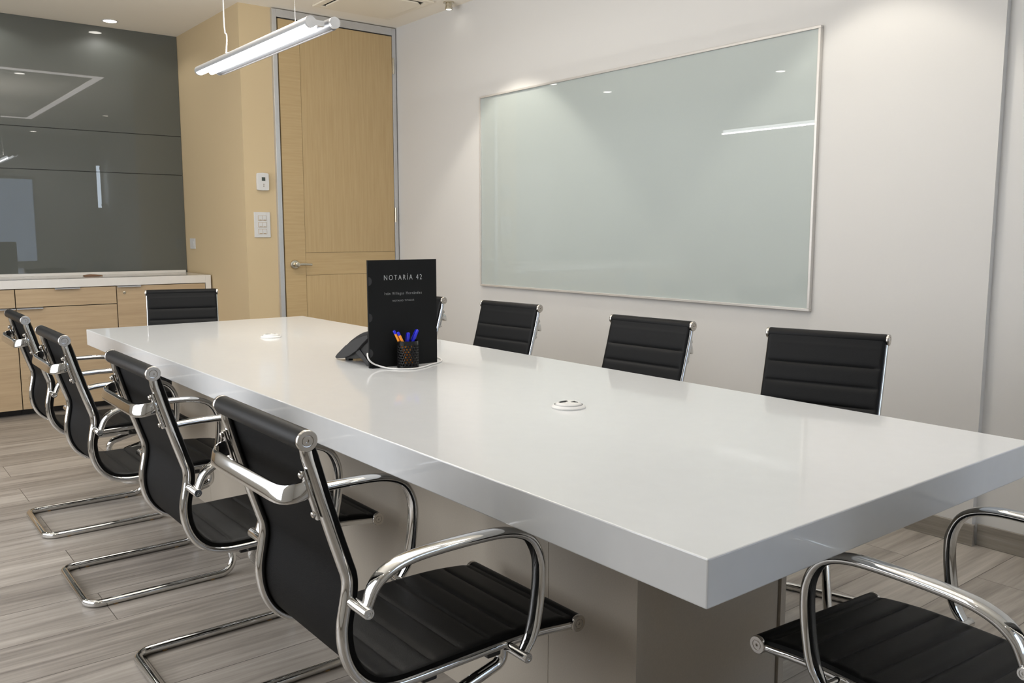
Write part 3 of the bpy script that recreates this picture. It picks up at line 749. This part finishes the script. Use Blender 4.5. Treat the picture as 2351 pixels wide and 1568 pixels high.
def downlight(x, y, z, label, power, warm=True, ang=95, group='recessed ceiling downlights', rad=0.045, m=None, col=None, blend=0.9):
    t = tag(empty('ceiling_downlight', (x, y, z)), label, 'ceiling light', group)
    bm = bmesh.new(); lathe(bm, (0, 0, 0), (0, 0, -1), [(rad+0.010, 0.0003), (rad+0.010, 0.003), (rad, 0.004), (rad, 0.001)], 32); obj('trim_ring', bm, M_WPLAST, t, True)
    bm = bmesh.new(); lathe(bm, (0, 0, 0), (0, 0, -1), [(rad, 0.0015), (rad, 0.0028)], 32); obj('lamp_lens', bm, m or M_LAMP, t)
    if power: spot('downlight_beam', (x, y, z-0.012), power, ang, blend, col or (WARM if warm else NEUT), r=0.035)
downlight(0.750, 6.050, ZC, 'bright round downlight in the ceiling in front of the dark glass', 4.2, col=NEUT, ang=152, blend=0.35)
downlight(-0.030, 6.050, ZC, 'round downlight over the counter, just outside the left edge of the photo', 4.2, col=NEUT, ang=152, blend=0.35)
downlight(-0.810, 6.050, ZC, 'round downlight over the counter, farthest left, seen in the board reflection', 4.2, col=NEUT, ang=152, blend=0.35)
# wall washers beside the glass board
for y, lb, p in ((3.50, 'round downlight washing the wall above the left part of the glass board', 42), (1.13, 'round downlight washing the wall right of the glass board', 30)):
    downlight(1.97, y, ZC, lb, p, ang=88, m=M_LAMPW, rad=0.035, col=(1.0, 0.93, 0.82), blend=0.25)
for x, y, lb, pw in ((-1.25, 4.2, 'added unseen downlight over the aisle left of the table, near the cabinets', 34),
                 (-1.25, 2.3, 'added unseen downlight over the aisle left of the table, beside its middle', 12),
                 (-1.25, 0.4, 'added unseen downlight over the aisle left of the camera', 1.5),
                 (-0.55, -1.35, 'added unseen downlight behind the camera on the left', 3), (1.55, -1.35, 'added unseen downlight behind the camera near the white wall', 34)):
    downlight(x, y, ZC, lb, pw, col=NEUT, ang=150)  # unseen fill lamps added over the aisle and behind the camera
downlight(0.590, 3.80, TZ1, 'round downlight in the ceiling above the far end of the table', 8, col=NEUT, ang=130)
# gimbal spot near the white wall
sp = tag(empty('ceiling_spotlight', (2.374, 4.130, ZC)), 'small nickel spotlight under the ceiling near the white wall', 'spotlight')
bm = bmesh.new(); lathe(bm, (0, 0, 0), (0, 0, -1), [(0.036, 0.0003), (0.036, 0.008), (0.022, 0.012), (0.022, 0.030), (0.0245, 0.032), (0.0245, 0.047), (0.019, 0.048), (0.017, 0.040)], 32)
obj('lamp_body', bm, M_NICKEL, sp, True)
bm = bmesh.new(); lathe(bm, (0, 0, 0), (0, 0, -1), [(0.0168, 0.0400), (0.015, 0.046), (0, 0.049)], 24); obj('lamp_lens', bm, M_LAMP, sp, True)


# rectangle of light lines in the ceiling over the table
ll = tag(empty('linear_light', (0.625, 2.13, ZC)), 'rectangle of pale light lines in the ceiling over the table, seen in the glass reflections', 'ceiling light')
for x0, x1, y0, y1 in ((-0.650, -0.578, -1.93, 1.93), (0.578, 0.650, -1.93, 1.93), (-0.578, 0.578, 1.83, 1.93), (-0.578, 0.578, -1.93, -1.84)):
    box('light_line', x0, x1, y0, y1, -0.004, -0.0004, M_LINE, ll)

# air conditioning cassette
ac = tag(empty('air_vent', (1.99, 4.455, ZC)), 'square cream air conditioning cassette in the ceiling near the door', 'air vent')
def frame_bm(bm, ho, hi, z0, z1, hy=None):
    bx(bm, -ho, ho, -ho, -hi, z0, z1); bx(bm, -ho, ho, hi, ho, z0, z1); bx(bm, -ho, -hi, -hi, hi, z0, z1); bx(bm, hi, ho, -hi, hi, z0, z1)
bm = bmesh.new(); frame_bm(bm, 0.294, 0.250, -0.012, -0.0004); obj('vent_frame', bm, M_CEILW, ac, bevel=0.004)
box('vent_recess', -0.249, 0.249, -0.249, 0.249, -0.004, -0.0004, M_BLACK, ac)
bm = bmesh.new()
prism(bm, [(-0.20, -0.242, -0.010), (0.20, -0.242, -0.010), (0.242, -0.20, -0.010), (0.242, 0.20, -0.010), (0.20, 0.242, -0.010), (-0.20, 0.242, -0.010), (-0.242, 0.20, -0.010), (-0.242, -0.20, -0.010)], (0, 0, -0.010))
obj('vent_panel', bm, M_CEILW, ac, bevel=0.006)

# vertical tube lamp on the right wall behind the camera (it shows as the tall reflection in the dark glass)
wl = tag(empty('wall_lamp', (2.40, -1.30, 1.62)), 'vertical white tube lamp behind the camera, reflected in the dark glass', 'wall lamp')
bm = bmesh.new(); cyl(bm, (0, 0, 0), (0, 0, 0.64), 0.026, 20); obj('lit_tube', bm, mat('lit wall tube', (1, 1, 1), 0.5, emit=(0.72, 0.85, 1.0), estr=9), wl, True)
for zz in (0.02, 0.58): box('wall_mount', 0.015, XW2-2.40-0.001, -0.02, 0.02, zz, zz+0.04, M_ALU, wl)
